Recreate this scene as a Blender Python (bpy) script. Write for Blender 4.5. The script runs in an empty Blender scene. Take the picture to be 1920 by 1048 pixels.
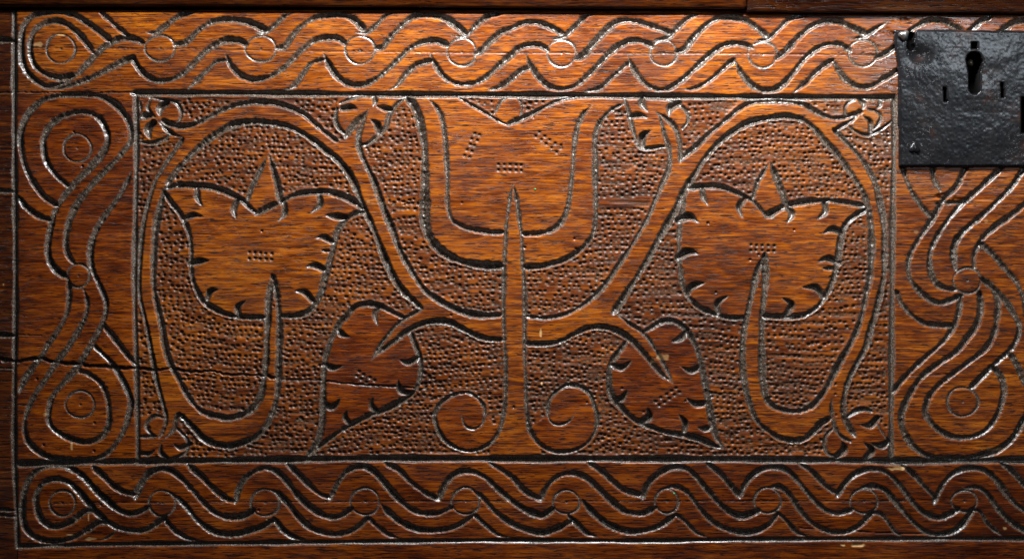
import bpy, bmesh, math
import numpy as np
from mathutils import Vector

# ------------------------------------------------------------------ camera, light, exposure
S = 0.0004                       # metres per drawing unit (front is drawn in units of 0.4 mm)
CX, CZ = 960.0, 524.0
def W(x, y, d=0.0):              # drawing unit -> world, d = proud of the front (towards viewer)
    return ((x - CX) * S, -d * S, (CZ - y) * S + 0.62)

sc = bpy.context.scene
col = sc.collection
cam_d = bpy.data.cameras.new('camera')
cam = bpy.data.objects.new('camera', cam_d)
col.objects.link(cam)
DIST = 1.15
cam.location = (0, -DIST, 0.62)
cam.rotation_euler = (math.radians(90), 0, 0)
cam_d.sensor_width = 36
cam_d.lens = 36 * DIST / (1920 * S)
cam_d.clip_start = 0.05
cam_d.clip_end = 50
sc.camera = cam

world = bpy.data.worlds.new('World')
sc.world = world
world.use_nodes = True
bg = world.node_tree.nodes['Background']
bg.inputs['Color'].default_value = (0.62, 0.78, 1.0, 1)
bg.inputs['Strength'].default_value = 0.05

def area(name, loc, target, size, sy, power, colr):
    d = bpy.data.lights.new(name, 'AREA')
    d.shape = 'RECTANGLE'; d.size = size; d.size_y = sy
    d.energy = power; d.color = colr
    o = bpy.data.objects.new(name, d)
    col.objects.link(o)
    o.location = loc
    v = Vector(target) - Vector(loc)
    o.rotation_euler = v.to_track_quat('-Z', 'Y').to_euler()
    return o
area('window_light', (0.09, -0.235, 1.125), (0.08, 0, 0.66), 0.40, 0.06, 15.8, (0.95, 0.98, 1.0))
area('side_window_light', (0.60, -0.78, 0.985), (0.33, 0, 0.77), 0.16, 0.16, 1.6, (0.80, 0.91, 1.0))

sc.view_settings.view_transform = 'Standard'
sc.view_settings.look = 'None'
sc.view_settings.exposure = 0.0
sc.view_settings.gamma = 1.0
sc.view_settings.use_curve_mapping = False

# ------------------------------------------------------------------ drawing of the carving (0.4 mm units)
# each line: name, width, flags (a = sharp start, b = sharp end), points
CUTS = '''
top_rule 13 - 248,175 480,176 720,178 960,179 1200,181 1440,183 1676,184
left_rule 11 - 254,172 256,260 254,400 252,530 255,660 258,790 259,864
right_rule 12 - 1677,181 1677,260 1674,400 1673,530 1672,660 1671,790 1671,862
outer_rule 11 - 27,14 27,270 29,520 27,740 27,860 31,960 33,1026
low_rule 14 - 32,869 260,865 480,862 720,859 960,860 1200,860 1440,861 1700,864 1930,862 2080,862
base_rule 9 - 33,1024 240,1020 480,1018 720,1015 960,1013 1200,1014 1440,1011 1700,1010 1930,1010 2080,1010
t 12 - 206,75 165,44 134,27 95,24 62,30 45,48 39,77 40,111 49,134 67,152 88,163 113,165 144,157 180,142 214,124 250,107
t 12 - 175,99 155,72 134,52 116,42 98,40 76,48 61,64 56,85 58,108 67,126 85,139 111,147 136,142
t 12 - 88,162 116,157 139,144 165,119 180,103 198,86 219,75 245,72 269,81
t 10 - 190,24 214,46 242,69
t 11 ab 270,61 291,62 309,50 335,31 371,22
t 13 - 328,84 348,80 374,56 402,40 433,37 464,42 480,48 497,57
t 11 ab 478,62 495,62 513,50 534,31 555,24
t 12 - 247,108 258,126 273,142 296,152 322,149 345,137 371,111 397,88 423,76 448,77 462,84
t 11 a 350,169 366,155 387,134 407,116 427,113
t 12 a 423,101 433,122 449,140 472,149 495,147 519,137 544,116 565,95 588,77 614,71 635,73 648,82
t 11 a 529,170 550,162 568,139 583,119 606,111
t 12 a 606,100 619,126 635,147 655,158 678,160 704,149 727,131 753,106 774,88 797,79 820,77 840,85
t 13 - 519,90 532,89 547,70 565,50 588,35 611,30 640,28 660,35 682,55
t 11 ab 664,61 689,61 707,46 727,28 745,24
t 13 - 704,91 717,89 735,67 753,49 776,32 805,28 833,34 854,48 873,64
t 11 ab 847,68 874,67 892,49 918,30 954,24
t 11 a 725,170 743,162 761,140 782,122 810,113
t 12 a 806,100 820,129 838,148 859,157 885,157 908,148 934,125 960,103 975,90 996,84 1014,86 1028,95
t 13 - 892,102 903,95 923,75 944,59 960,53 981,44 1004,42 1027,49 1055,64
t 11 a 913,171 939,162 960,147 975,134 993,126
t 11 ab 1035,75 1058,68 1079,49 1099,31 1117,26
t 12 a 986,101 996,124 1009,144 1030,162 1053,167 1076,162 1102,142 1127,116 1151,93 1174,79 1200,77 1224,86
t 13 - 1081,110 1094,103 1115,80 1135,58 1156,42 1182,39 1207,44 1233,53 1261,63
t 11 ab 1223,77 1249,72 1269,54 1290,35 1315,26
t 11 a 1094,173 1125,165 1145,147 1180,117
t 12 a 1177,105 1189,131 1207,155 1228,167 1251,167 1277,152 1303,129 1328,106 1352,88 1372,82 1395,84 1411,90
t 13 - 1268,97 1282,94 1300,72 1321,51 1344,36 1372,33 1398,39 1416,51 1439,69
t 11 ab 1414,78 1440,72 1458,57 1479,37 1497,30 1524,28
t 11 a 1280,169 1305,165 1334,149 1354,131 1377,112
t 12 a 1376,110 1393,142 1413,162 1438,170 1461,164 1484,142 1507,113 1530,93 1551,84 1574,84 1593,95
t 13 - 1457,109 1473,96 1497,70 1520,51 1540,42 1569,40 1592,49 1622,63
t 11 ab 1595,75 1620,68 1641,55 1666,41
t 11 a 1486,175 1509,156 1535,131 1562,112
t 12 a 1560,109 1574,134 1589,152 1610,163 1633,162 1656,149 1690,128 1720,110
t 12 - 1643,109 1659,102 1680,87 1708,58 1723,48 1744,39 1767,40 1785,48 1805,60
t 11 - 1815,62 1824,54 1839,41 1860,30
t 13 - 1870,66 1883,55 1901,43 1920,39 1945,40 1975,52
b 12 - 201,979 185,979 165,992 139,1007 111,1014 85,1013 62,1004 48,989 42,969 42,943 49,909 62,889 80,877 108,874 134,879 157,895 178,918 201,939 224,957 245,963 268,957 277,950
b 12 - 137,976 116,985 98,987 80,976 70,958 67,938 72,917 85,903 106,898 126,903 144,918 165,943 182,962 198,976
b 12 - 137,976 152,963 165,956 178,958 193,971 219,988 245,994 273,993 294,981 309,969
b 11 - 175,875 196,894 211,909 232,921 255,927
b 12 - 253,934 263,909 278,889 296,879 317,880 338,894 363,921 387,947 412,965 438,970 461,965 474,956
b 11 - 354,872 381,896 407,922 428,936 443,940
b 12 - 441,941 448,915 461,895 480,882 498,877 519,884 539,904 560,930 583,951 606,965 629,969 645,963 659,952
b 12 a 322,925 345,945 366,971 387,989 412,1000 443,1001 480,991 496,985 513,975
b 10 b 309,972 327,994 348,1007 376,1014
b 9 ab 186,1014 206,1005 219,990
b 10 b 513,972 531,994 552,1007 577,1012
b 12 a 508,917 519,922 537,940 555,963 575,984 598,996 627,1001 655,996 676,984 689,970
b 12 - 539,869 560,889 580,909 601,926 621,933
b 12 - 619,934 632,908 647,886 665,876 686,875 707,889 727,912 751,938 774,956 794,962 818,962 836,956 847,950
b 12 a 711,941 730,961 753,979 781,991 812,994 841,991 864,982 886,966
b 9 b 690,970 709,987 727,1001 755,1010
b 11 - 722,867 748,881 771,904 799,924 824,935
b 12 - 823,935 833,912 846,894 864,884 885,884 908,894 931,915 960,939 981,953 1001,962 1019,965 1038,953
b 12 a 880,916 903,930 923,953 944,971 960,981 986,992 1017,998 1045,990 1073,975
b 10 b 889,965 910,984 933,1002 956,1007
b 11 - 918,867 941,881 960,894 981,917 1001,930 1016,935
b 12 - 1014,937 1024,914 1037,899 1055,889 1076,887 1099,895 1125,918 1148,940 1169,956 1192,962 1210,960 1229,951
b 12 a 1088,932 1104,953 1127,974 1151,988 1179,996 1210,994 1238,985 1266,966
b 10 b 1066,967 1084,984 1099,998 1122,1007
b 11 - 1104,867 1130,884 1151,904 1174,920 1205,928
b 12 - 1204,932 1215,907 1233,889 1256,877 1285,877 1305,893 1328,920 1349,943 1370,960 1390,967 1422,957
b 11 a 1244,915 1267,912 1287,921 1305,943 1323,965 1346,984 1372,994 1398,998 1424,993 1440,984 1450,974 1458,961
b 10 b 1268,963 1287,979 1305,997 1325,1007
b 11 - 1328,869 1349,886 1370,909 1387,930
b 11 - 1387,932 1398,907 1413,889 1436,877 1461,876 1481,886 1502,909 1525,936 1548,956 1571,962 1598,955
b 11 a 1436,914 1461,912 1479,925 1497,951 1517,975 1543,992 1571,998 1597,993 1618,979 1633,961
b 10 b 1457,959 1476,976 1494,997 1517,1006
b 11 - 1499,868 1520,881 1538,900 1556,917 1574,925
b 11 - 1570,929 1584,907 1602,890 1625,880 1651,881 1674,895 1695,920 1716,947 1736,963 1762,970 1783,963 1798,955
b 11 a 1611,914 1636,911 1656,916 1677,938 1698,963 1718,984 1739,998 1767,1001 1793,993 1811,976 1824,955
b 10 b 1630,960 1651,963 1667,981 1682,1000 1697,1006
b 11 - 1690,869 1713,889 1736,914 1755,934
b 11 - 1751,942 1765,914 1780,894 1801,881 1826,877 1850,884 1870,902 1888,927 1904,945 1920,956 1945,965 1975,960
b 11 a 1804,915 1834,914 1852,927 1873,956 1896,979 1920,993 1950,1000 1985,985
b 10 b 1823,955 1837,958 1852,981 1880,1006
b 11 - 1878,866 1899,884 1920,907 1943,928
l 12 - 39,275 37,256 49,219 67,198 90,184 124,179 160,178 191,182 216,196 234,216 245,240 246,258 242,270 224,293 196,322 167,353 144,384 129,417 124,445 126,474 138,493
l 12 - 38,262 44,301 54,327 70,353 88,373 108,385
l 12 - 80,268 88,245 108,224 134,213 160,211 183,220 197,240 202,262 193,286 170,314 144,340 118,371 103,396 95,425 90,451 90,479 100,502 123,519
l 12 - 80,264 85,299 100,324 127,349
l 11 a 248,318 232,353 214,381 193,409 178,435 170,461 169,487 173,507 183,528 191,546 198,564 198,584 191,608 175,638 155,672 137,698 111,726 95,749 90,778 91,790 100,804 121,818 147,827 170,828 191,818 203,799 205,776 201,747 191,721 170,703 143,694
l 11 - 34,370 49,389 70,404 97,414
l 11 - 129,530 130,559 124,590 108,620 90,646 77,669 51,703 36,733
l 11 a 156,541 164,566 160,592 147,620 129,649 108,677 85,711 64,742 51,770 46,793 51,824 70,845 93,857 124,862 165,861 196,853 219,829 234,801 241,778 245,752 237,729 222,700 204,675 174,647
l 11 - 191,606 214,633 234,659 256,684
r 11 - 1690,308 1703,345 1718,373 1734,394 1748,408
r 11 - 1747,308 1752,337 1763,358
r 11 - 1880,313 1852,340 1826,363 1796,391 1775,417 1757,445 1745,474 1744,500 1750,522 1760,535 1775,541 1791,543
r 11 - 1812,310 1801,335 1793,350 1772,371 1747,412 1726,443 1708,474 1703,497 1706,522 1721,543 1739,559 1759,568 1780,564 1804,554
r 11 - 1922,312 1899,348 1870,378 1839,407 1811,430 1793,453 1788,479 1793,506
r 11 - 1960,350 1920,384 1891,407 1863,427 1839,451 1830,468 1826,484 1827,504
r 11 - 1837,454 1863,479 1886,505 1906,528 1914,546 1922,570 1926,600
r 11 - 1841,522 1863,540 1881,559 1899,584 1911,610 1909,631 1899,651 1891,660 1863,685 1821,727
r 11 - 1863,542 1872,566 1870,592 1865,623 1850,651 1821,675 1790,698 1759,723 1741,747 1735,772 1741,786 1754,801 1780,817 1808,820 1837,814 1857,799 1870,779 1878,757 1883,731 1878,708 1862,686
r 12 - 1837,548 1839,577 1832,608 1814,633 1793,659 1759,682 1729,705 1708,736 1693,767 1690,786 1695,809 1711,835 1736,853 1762,858 1801,859 1834,855 1873,842 1899,822 1917,793 1930,765 1930,735 1920,712 1909,687 1894,662
r 11 - 1801,559 1798,584 1788,613 1767,641 1736,669 1705,698 1680,726 1674,736
r 11 - 1680,545 1690,569 1708,589 1731,605 1759,610 1787,610
r 8 ab 1750,382 1790,380 1830,378
arch_l 12 - 305,226 322,234 345,237 374,229 402,214 433,200 480,192 511,193 539,200 565,211 588,229 609,247 632,264
sprout_l 9 ab 293,222 309,240 322,251 346,259
stemlo 9 - 342,261 327,283 309,309 291,340 281,368 273,399 267,430 263,466 261,505 260,530 262,559 270,592 278,631 286,675 291,705 299,736 307,765 311,783 308,801 299,820
foot_l 10 b 336,776 330,788 326,804 306,825
hook_l 13 - 336,776 361,801 381,822 402,832 428,836 453,831 480,819 495,804 508,781 519,747 522,711 523,675 524,636 524,597 521,564 516,535 511,516
hookin_l 13 a 510,517 504,559 502,597 500,636 499,675 494,711 488,744 474,765 459,775 433,783 407,780 381,772 361,754 345,729 332,703 317,675 309,644 304,610 296,577 289,541 288,510 289,480 290,453 294,415 304,376 309,358
arch_in_l 13 - 314,345 332,319 356,293 381,270 407,251 438,234 480,228 506,231 537,237 568,251 590,266 610,282 627,295 645,314 660,337 673,368 683,394 696,420 709,453 722,487 738,521 753,543 771,561 790,579
leaftip_l 9 b 790,580 763,595 743,610 725,631 709,654 695,677
diag_l 13 - 671,262 674,281 686,309 699,335 709,363 722,399 735,430 748,466 766,500 784,528 797,545 812,556 841,573 874,586 908,591 941,590
fork_l 11 b 671,268 674,247 683,224 692,206
fork_l2 12 b 648,256 658,242 670,227 682,216 692,205
under_l 12 a 700,671 717,656 738,641 761,623 787,609 815,602 841,604 866,616 892,629 918,636 946,637
stem_cl 9 a 961,345 954,389 950,420 948,453 946,492 945,528 944,571 945,623 948,675 948,726 946,765 942,788 937,805 926,824 905,840 882,845 856,840 833,824 820,804 815,785 816,772 822,760 836,747 856,738 879,736 897,747 908,762 909,780
curl_l 5 b 909,780 903,796 887,804 873,799 867,786 865,774
stem_cr 9 a 962,345 968,368 973,404 978,445 980,487 983,528 984,559 984,597 984,636 984,675 986,713 987,752 989,780 994,806 1009,829 1032,844 1058,847 1084,841 1104,827 1117,806 1120,783 1113,757 1104,736 1086,724 1068,721 1048,730 1032,747 1027,767 1027,778
curl_r 5 b 1027,778 1035,792 1050,796 1066,790 1079,773
tul_ol 17 - 766,184 779,203 787,227 792,252 796,275 797,299 797,337 797,376 797,415 803,440 820,464 846,482 877,493 913,498 943,498
tul_pl 8 - 861,183 887,198 913,213 936,227 953,235
tul_pr 11 - 952,233 986,219 1011,206 1037,193 1063,184 1085,181
tul_il 10 a 803,186 820,203 830,227 834,252 836,275 837,293 839,327 839,363 840,389 848,412 866,424 892,431 918,435 945,436
tul_ir 10 a 1110,198 1094,214 1084,237 1078,265 1075,299 1072,337 1067,376 1060,404 1048,422 1027,434 1004,438 980,439
tul_or 11 a 1174,194 1151,203 1133,219 1120,240 1115,266 1116,299 1116,337 1117,376 1116,415 1111,440 1094,463 1068,482 1037,494 1009,500 982,501
bud 6 - 928,213 934,199 943,187 955,181
bud2 6 - 967,181 976,190 979,203 976,218
diag_ri 10 a 1228,209 1237,219 1241,232 1246,252 1252,270 1256,288 1254,317 1241,348 1228,378 1215,409 1197,440 1176,474 1158,500 1143,523 1127,543 1104,564 1076,582 1045,593 1017,596 987,593
fork_r 10 a 1231,210 1251,224 1266,240 1273,262 1276,285 1275,302
arch_r 12 a 1272,309 1282,294 1303,276 1320,260 1334,247 1362,224 1390,201 1416,191 1440,189 1479,190 1507,196 1530,209 1551,219 1571,222 1592,218 1615,209
arch_in_r 13 - 1548,268 1528,242 1504,225 1473,218 1440,222 1403,231 1372,249 1346,270 1321,299 1305,324 1292,345 1279,368 1267,394 1254,417 1233,453 1215,487 1194,521 1179,543 1163,569 1150,586
leaftip_r 9 ab 1158,591 1184,608 1205,623 1220,641 1236,667 1251,695 1262,717
under_r 12 b 987,644 1024,644 1050,640 1076,627 1102,615 1127,613 1153,619 1179,633 1200,654 1220,677 1238,698 1262,718
archdown_ir 13 - 1540,258 1564,283 1584,309 1602,335 1618,360 1628,389 1633,420 1634,456 1633,492 1631,520 1624,551 1618,584 1605,623 1589,654 1571,685 1556,716 1540,741 1520,762 1491,771 1466,767 1446,758 1436,742 1431,713 1429,675 1429,623 1430,584 1434,546 1436,515 1434,477
hook_ro 12 a 1433,478 1421,507 1412,545 1401,592 1395,623 1393,656 1393,690 1398,726 1408,763 1416,783 1429,799 1443,809 1461,820 1486,826 1509,822 1528,806 1543,791 1557,784
fork_rr 8 a 1560,745 1559,765 1562,785 1566,801 1577,817 1594,827
archout_r 12 - 1565,243 1584,263 1607,287 1625,311 1641,342 1649,373 1656,404 1659,440 1659,479 1658,515 1651,551 1643,584 1633,618 1625,649 1610,677 1595,705 1586,731 1582,758 1583,778 1590,795 1603,816
fork_r2 9 a 1617,208 1592,229 1567,243
fl_tl 13 - 310,353 335,347 366,348 397,351 423,359 448,371 463,380
fl_v 11 - 456,379 480,400
fl_tr 13 - 480,401 503,389 529,377 557,364 588,360 616,360 645,368 668,380 680,391
fl_s1 10 b 464,375 471,355 481,334 491,314 502,289
fl_s2 13 a 503,287 513,317 521,348 526,380
fl_l 11 - 307,360 322,381 337,399 348,420 356,445 359,474 358,497 361,521 368,543 381,564 402,579 428,590 459,595 500,595
fl_r 13 - 524,592 555,592 578,584 593,566 604,541 609,518 615,500 624,469 632,435 645,415 663,402 683,395
fr_tl 12 - 1290,352 1321,349 1352,350 1377,359 1398,369 1412,377
fr_v 9 - 1410,374 1426,391 1440,407
fr_tr 13 - 1438,405 1468,389 1497,380 1528,376 1558,376 1589,380 1620,386
fr_s1 10 b 1411,373 1421,340 1432,322 1444,301
fr_s2 13 a 1444,301 1455,332 1466,360 1475,388
fr_l 10 - 1282,362 1281,389 1276,415 1274,440 1273,466 1273,484 1276,505 1278,524 1284,545 1295,561 1313,577 1336,587 1364,595 1400,596
fr_r 12 - 1430,592 1468,594 1502,592 1525,582 1543,564 1556,541 1564,521 1569,500 1574,471 1579,440 1589,417 1605,404 1624,393
lf_tl 12 - 760,596 735,584 712,573 689,569 665,575 650,592 637,605 629,620 619,641 611,667 607,695 606,726 605,765 602,805 593,832 577,854
lf_b 12 a 575,856 604,832 629,814 658,796 694,778 727,765 756,749 777,733
lf_r 11 - 778,732 787,711 789,690 785,664 776,641 770,623
lr_t 11 - 1205,624 1228,610 1246,601 1264,602 1277,609 1289,621
lr_r 13 b 1288,618 1303,644 1313,675 1321,711 1328,747 1333,778 1339,804 1346,824 1361,843
lr_b 12 a 1360,842 1331,831 1303,820 1274,814 1249,810 1220,800 1192,788 1171,770 1156,754 1145,736 1142,716 1143,695 1148,677 1161,659 1178,637
'''
# gouge cuts: crescents, broad at the first points, thin at the tip:  width  points
GOUGES = '''
13 370,352 370,371 380,388
14 445,375 438,393 443,411
13 533,382 533,401 521,416
13 599,368 600,384 582,400
15 650,409 628,406 608,404
13 624,454 606,445 590,447
7 617,471 600,470
14 608,506 591,498 572,501
14 585,563 571,548 551,546
13 448,594 445,577 462,563
13 388,561 394,547 411,543
15 357,495 374,490 393,489
13 346,411 361,404 382,407
13 1318,352 1318,368 1329,387
14 1397,372 1386,389 1393,411
17 1271,414 1291,406 1311,418
17 1271,484 1290,472 1311,477
15 1474,386 1485,402 1475,419
14 1545,377 1548,396 1532,412
15 1579,437 1561,430 1543,438
15 1574,493 1551,485 1532,492
9 1566,503 1540,504
15 1543,556 1530,540 1503,539
15 1474,592 1484,571 1465,558
14 1289,553 1298,537 1324,530
13 1347,587 1345,569 1367,554
13 711,574 703,590 708,611
13 630,616 640,626 656,633
13 607,684 626,690 643,686
15 606,759 624,763 639,746
13 711,774 697,762 699,743
12 656,795 647,782 652,769
13 784,671 764,680 747,674
14 770,738 750,731 746,711
14 1289,619 1278,633 1258,642
14 1146,684 1166,689 1185,676
14 1149,751 1166,747 1177,730
17 1203,791 1217,782 1214,764
13 1283,809 1285,794 1272,776
12 1333,802 1318,804 1307,800
14 1325,756 1303,757 1286,746
13 1312,689 1295,695 1276,687
17 312,193 300,203 300,219
17 287,231 277,243 282,262
15 642,204 660,202 671,206
12 703,182 703,194 699,200
13 735,207 718,203 704,199
15 710,250 707,234 694,224
15 1205,180 1204,196 1216,211
13 1180,220 1198,216 1216,222
17 1204,273 1206,255 1221,245
17 1273,194 1257,203 1254,221
13 1610,184 1620,195 1616,208
12 1633,247 1632,229 1618,217
10 1648,184 1651,196 1642,205
12 357,832 338,840 324,832
11 312,859 301,848 303,831
10 262,850 281,850 292,841
16 1570,855 1583,843 1579,825
15 1624,858 1635,845 1620,830
15 1645,784 1632,797 1613,797
14 1668,828 1652,836 1633,831
15 280,217 268,219 262,217
'''
# thin trefoil outlines:  width  points
FINE = '''
8 282,186 277,203 289,219
7 262,190 264,210
9 262,224 269,215 287,216
9 305,188 330,193 339,206 338,222 331,233
9 286,266 305,262 322,249
10 258,266 286,269 314,262
8 268,180 304,187 338,191
9 638,194 658,186 676,180 694,179
11 632,204 629,224 635,240 648,253
12 760,184 742,198 730,216 724,237 709,254 688,271 676,272
7 696,178 701,190 700,199
11 1171,186 1178,206 1182,224 1187,245 1195,268
10 1191,268 1200,277 1216,279 1235,276 1253,275
9 1216,184 1251,187 1274,197 1288,211 1290,227 1279,242
8 1605,187 1590,193 1584,206 1589,216 1605,213 1616,208
8 1628,206 1643,209 1652,219 1646,234 1631,250
9 1590,236 1605,247 1625,254 1649,245 1671,229
9 296,780 281,786 274,799 281,811 291,818
8 262,819 292,818
9 330,802 343,814 352,827 350,845 337,855 318,860
8 275,790 289,779 306,783
9 1563,803 1550,815 1546,833 1552,850 1569,856
12 1590,781 1605,770 1620,767 1634,771
4 1641,787 1652,807 1663,825
9 1664,822 1673,838 1672,858
'''
ROUNDELS = {  # cx, cy, rx, ry
 'top': ['114,92,27,27', '300,91,28,24', '489,92,29,24', '675,94,28,26', '866,98,27,26', '1053,100,27,25', '1244,100,25,24', '1430,103,27,24', '1618,100,27,25'],
 'bottom': ['117,943,24,24', '304,943,25,24', '497,942,27,25', '684,940,27,25', '873,939,26,25', '1062,941,25,22', '1250,939,22,23', '1439,938,25,24', '1620,939,26,23', '1808,939,24,20'],
 'left': ['145,278,26,26', '147,517,21,22', '150,758,27,25'],
 'right': ['1814,526,26,24', '1805,753,29,27'],
}
CRACKS = '''
7.5 -20,674 0,674 33,677 75,673 108,680 155,684 214,689 258,690
6.4 258,690 291,693 320,691 343,695
5.2 343,695 374,697 394,695 412,700 480,704 524,711
2.8 524,711 604,714 660,720 738,725 776,727 802,731
2.6 -20,174 250,174
1.8 60,91 300,92 480,95 700,98 960,100 1300,101 1640,104
1.4 100,943 480,941 960,939 1440,939 1700,939
1.6 35,628 90,630
1.6 1690,705 1780,702
1.6 1500,990 1640,998 1740,1001
'''
def parse_pts(toks):
    return np.array([[float(v) for v in t.split(',')] for t in toks])
def spline(P, step=3.0):
    if len(P) == 2:
        n = max(2, int(np.hypot(*(P[1] - P[0])) / step)); t = np.linspace(0, 1, n)[:, None]
        return P[0] * (1 - t) + P[1] * t
    Q = np.vstack([2 * P[0] - P[1], P, 2 * P[-1] - P[-2]])
    out = []
    for i in range(1, len(Q) - 2):
        p0, p1, p2, p3 = Q[i-1], Q[i], Q[i+1], Q[i+2]
        L = np.hypot(*(p2 - p1)); n = max(2, int(L / step))
        t = (np.arange(n) / n)[:, None]
        a = np.sqrt(max(np.hypot(*(p1-p0)), 1e-3)); b = np.sqrt(max(L, 1e-3)); c = np.sqrt(max(np.hypot(*(p3-p2)), 1e-3))
        m1 = (p2 - p1) + b * ((p1 - p0) / a - (p2 - p0) / (a + b))
        m2 = (p2 - p1) + b * ((p3 - p2) / c - (p3 - p1) / (b + c))
        out.append((2*t**3 - 3*t**2 + 1)*p1 + (t**3 - 2*t**2 + t)*m1 + (-2*t**3 + 3*t**2)*p2 + (t**3 - t**2)*m2)
    out.append(P[-1][None])
    return np.vstack(out)

# ------------------------------------------------------------------ the grid
STEP = 1.32
xs = np.concatenate([np.arange(-150, -8, 4.0), np.arange(-8, 1930, STEP), np.arange(1932, 2085, 4.0)])
ys = np.concatenate([np.arange(18, 1052, STEP), np.arange(1054, 1130, 6.0)])
NX, NY = len(xs), len(ys)
XX, YY = np.meshgrid(xs, ys)
rng = np.random.default_rng(7)

def vnoise(X, Y, sx, sy, seed):
    r = np.random.default_rng(seed)
    x = (X + 400) / sx; y = (Y + 400) / sy
    nx = int(x.max()) + 3; ny = int(y.max()) + 3
    g = r.random((ny, nx)) * 2 - 1
    ix = np.floor(x).astype(int); iy = np.floor(y).astype(int)
    fx = x - ix; fy = y - iy
    fx = fx * fx * (3 - 2 * fx); fy = fy * fy * (3 - 2 * fy)
    return (g[iy, ix] * (1-fx) + g[iy, ix+1] * fx) * (1-fy) + (g[iy+1, ix] * (1-fx) + g[iy+1, ix+1] * fx) * fy

N1 = vnoise(XX, YY, 3.0, 3.0, 1); N2 = vnoise(XX, YY, 7, 7, 2); N3 = vnoise(XX, YY, 22, 18, 3)
edge_noise = N1 * 0.75 + N2 * 0.7
depth_noise = 1 + 0.20 * N1 + 0.16 * N2 + 0.10 * N3
depth = np.zeros((NY, NX), np.float32)
grime = np.zeros((NY, NX), np.float32)
pitm = np.zeros((NY, NX), np.float32)
nearcut = np.full((NY, NX), 99.0, np.float32)

def window(x0, x1, y0, y1):
    return slice(np.searchsorted(ys, y0), np.searchsorted(ys, y1)), slice(np.searchsorted(xs, x0), np.searchsorted(xs, x1))

def carve(P, wid, dep, profile=1.25, rough=1.0, gr=1.0, near=True, lean=0.0):
    """P: polyline, wid/dep: arrays per point (full width, depth)"""
    for i in range(len(P) - 1):
        a, b = P[i], P[i+1]
        w = max(wid[i], wid[i+1]) / 2 + 9
        sy, sx = window(min(a[0], b[0]) - w, max(a[0], b[0]) + w, min(a[1], b[1]) - w, max(a[1], b[1]) + w)
        X = XX[sy, sx]; Y = YY[sy, sx]
        if X.size == 0: continue
        d = b - a; L2 = d @ d + 1e-9
        t = np.clip(((X - a[0]) * d[0] + (Y - a[1]) * d[1]) / L2, 0, 1)
        dist = np.hypot(X - a[0] - t * d[0], Y - a[1] - t * d[1])
        hw = (wid[i] * (1 - t) + wid[i+1] * t) / 2
        de = (dep[i] * (1 - t) + dep[i+1] * t)
        if near:
            nearcut[sy, sx] = np.minimum(nearcut[sy, sx], dist - hw)
        if lean:
            sg = dist * np.sign((X - a[0]) * d[1] - (Y - a[1]) * d[0])
            dl = math.sqrt(L2)
            of = (-0.36 * d[0] / dl + lean * abs(d[1]) / dl) * hw
            q = np.where(sg < of, (of - sg) / np.maximum(hw + of, 0.3), (sg - of) / np.maximum(hw - of, 0.3)) + edge_noise[sy, sx] * rough / np.maximum(hw, 0.5)
            q = np.clip(np.maximum(q, 0), 0, 1)
        else:
            q = np.clip((dist + edge_noise[sy, sx] * rough) / np.maximum(hw, 0.3), 0, 1)
        pr = de * (1 - q ** profile) * (1 + (depth_noise[sy, sx] - 1) * rough)
        depth[sy, sx] = np.maximum(depth[sy, sx], pr)
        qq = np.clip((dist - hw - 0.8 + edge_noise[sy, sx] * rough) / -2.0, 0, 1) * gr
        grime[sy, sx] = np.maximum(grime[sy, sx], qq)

PATHS = {}
KIND = {}
for line in CUTS.strip().splitlines():
    tk = line.split()
    name, w, fl = tk[0], float(tk[1]), tk[2]
    P = spline(parse_pts(tk[3:]))
    PATHS.setdefault(name, P)
    seg = np.concatenate([[0], np.cumsum(np.hypot(*np.diff(P, axis=0).T))])
    L = seg[-1]
    k = np.ones(len(P))
    ta = 26 if 'a' in fl else 5; tb = 26 if 'b' in fl else 5
    lo_a = 0.12 if 'a' in fl else 0.7; lo_b = 0.12 if 'b' in fl else 0.7
    k = np.minimum(k, lo_a + (1 - lo_a) * np.clip(seg / ta, 0, 1))
    k = np.minimum(k, lo_b + (1 - lo_b) * np.clip((L - seg) / tb, 0, 1))
    ph = rng.random() * 10
    k = k * (1 + 0.14 * np.sin(seg / 37 + ph) + 0.08 * np.sin(seg / 13 + 2 * ph) + rng.normal(0, 0.0 if name.endswith('_rule') else 0.07, len(P)))
    rule = name.endswith('_rule')
    carve(P, w * k, (0.59 if not rule else 0.55) * w * k, 1.25 + 0.5 * rng.random(), 0.5 if rule else 1.0, lean=0.0 if rule and 'low' not in name else (0.42 if rng.random() < 0.5 else -0.42))
for line in GOUGES.strip().splitlines():
    tk = line.split(); w = float(tk[0]); P = spline(parse_pts(tk[1:]), 2.0)
    t = np.linspace(0, 1, len(P))
    k = np.where(t < 0.45, 0.85 + 0.15 * t / 0.45, np.clip((1 - t) / 0.55, 0.04, 1) ** 0.75)
    carve(P, w * k, 0.68 * w * k, 1.8, 0.3)
for line in FINE.strip().splitlines():
    tk = line.split(); w = float(tk[0]); P = spline(parse_pts(tk[1:]), 2.0)
    t = np.linspace(0, 1, len(P))
    k = 0.55 + 0.45 * np.sin(np.pi * np.clip(t, 0.05, 0.95))
    carve(P, w * k, 0.6 * w * k, 1.5, 0.6)
ELL = []
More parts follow.
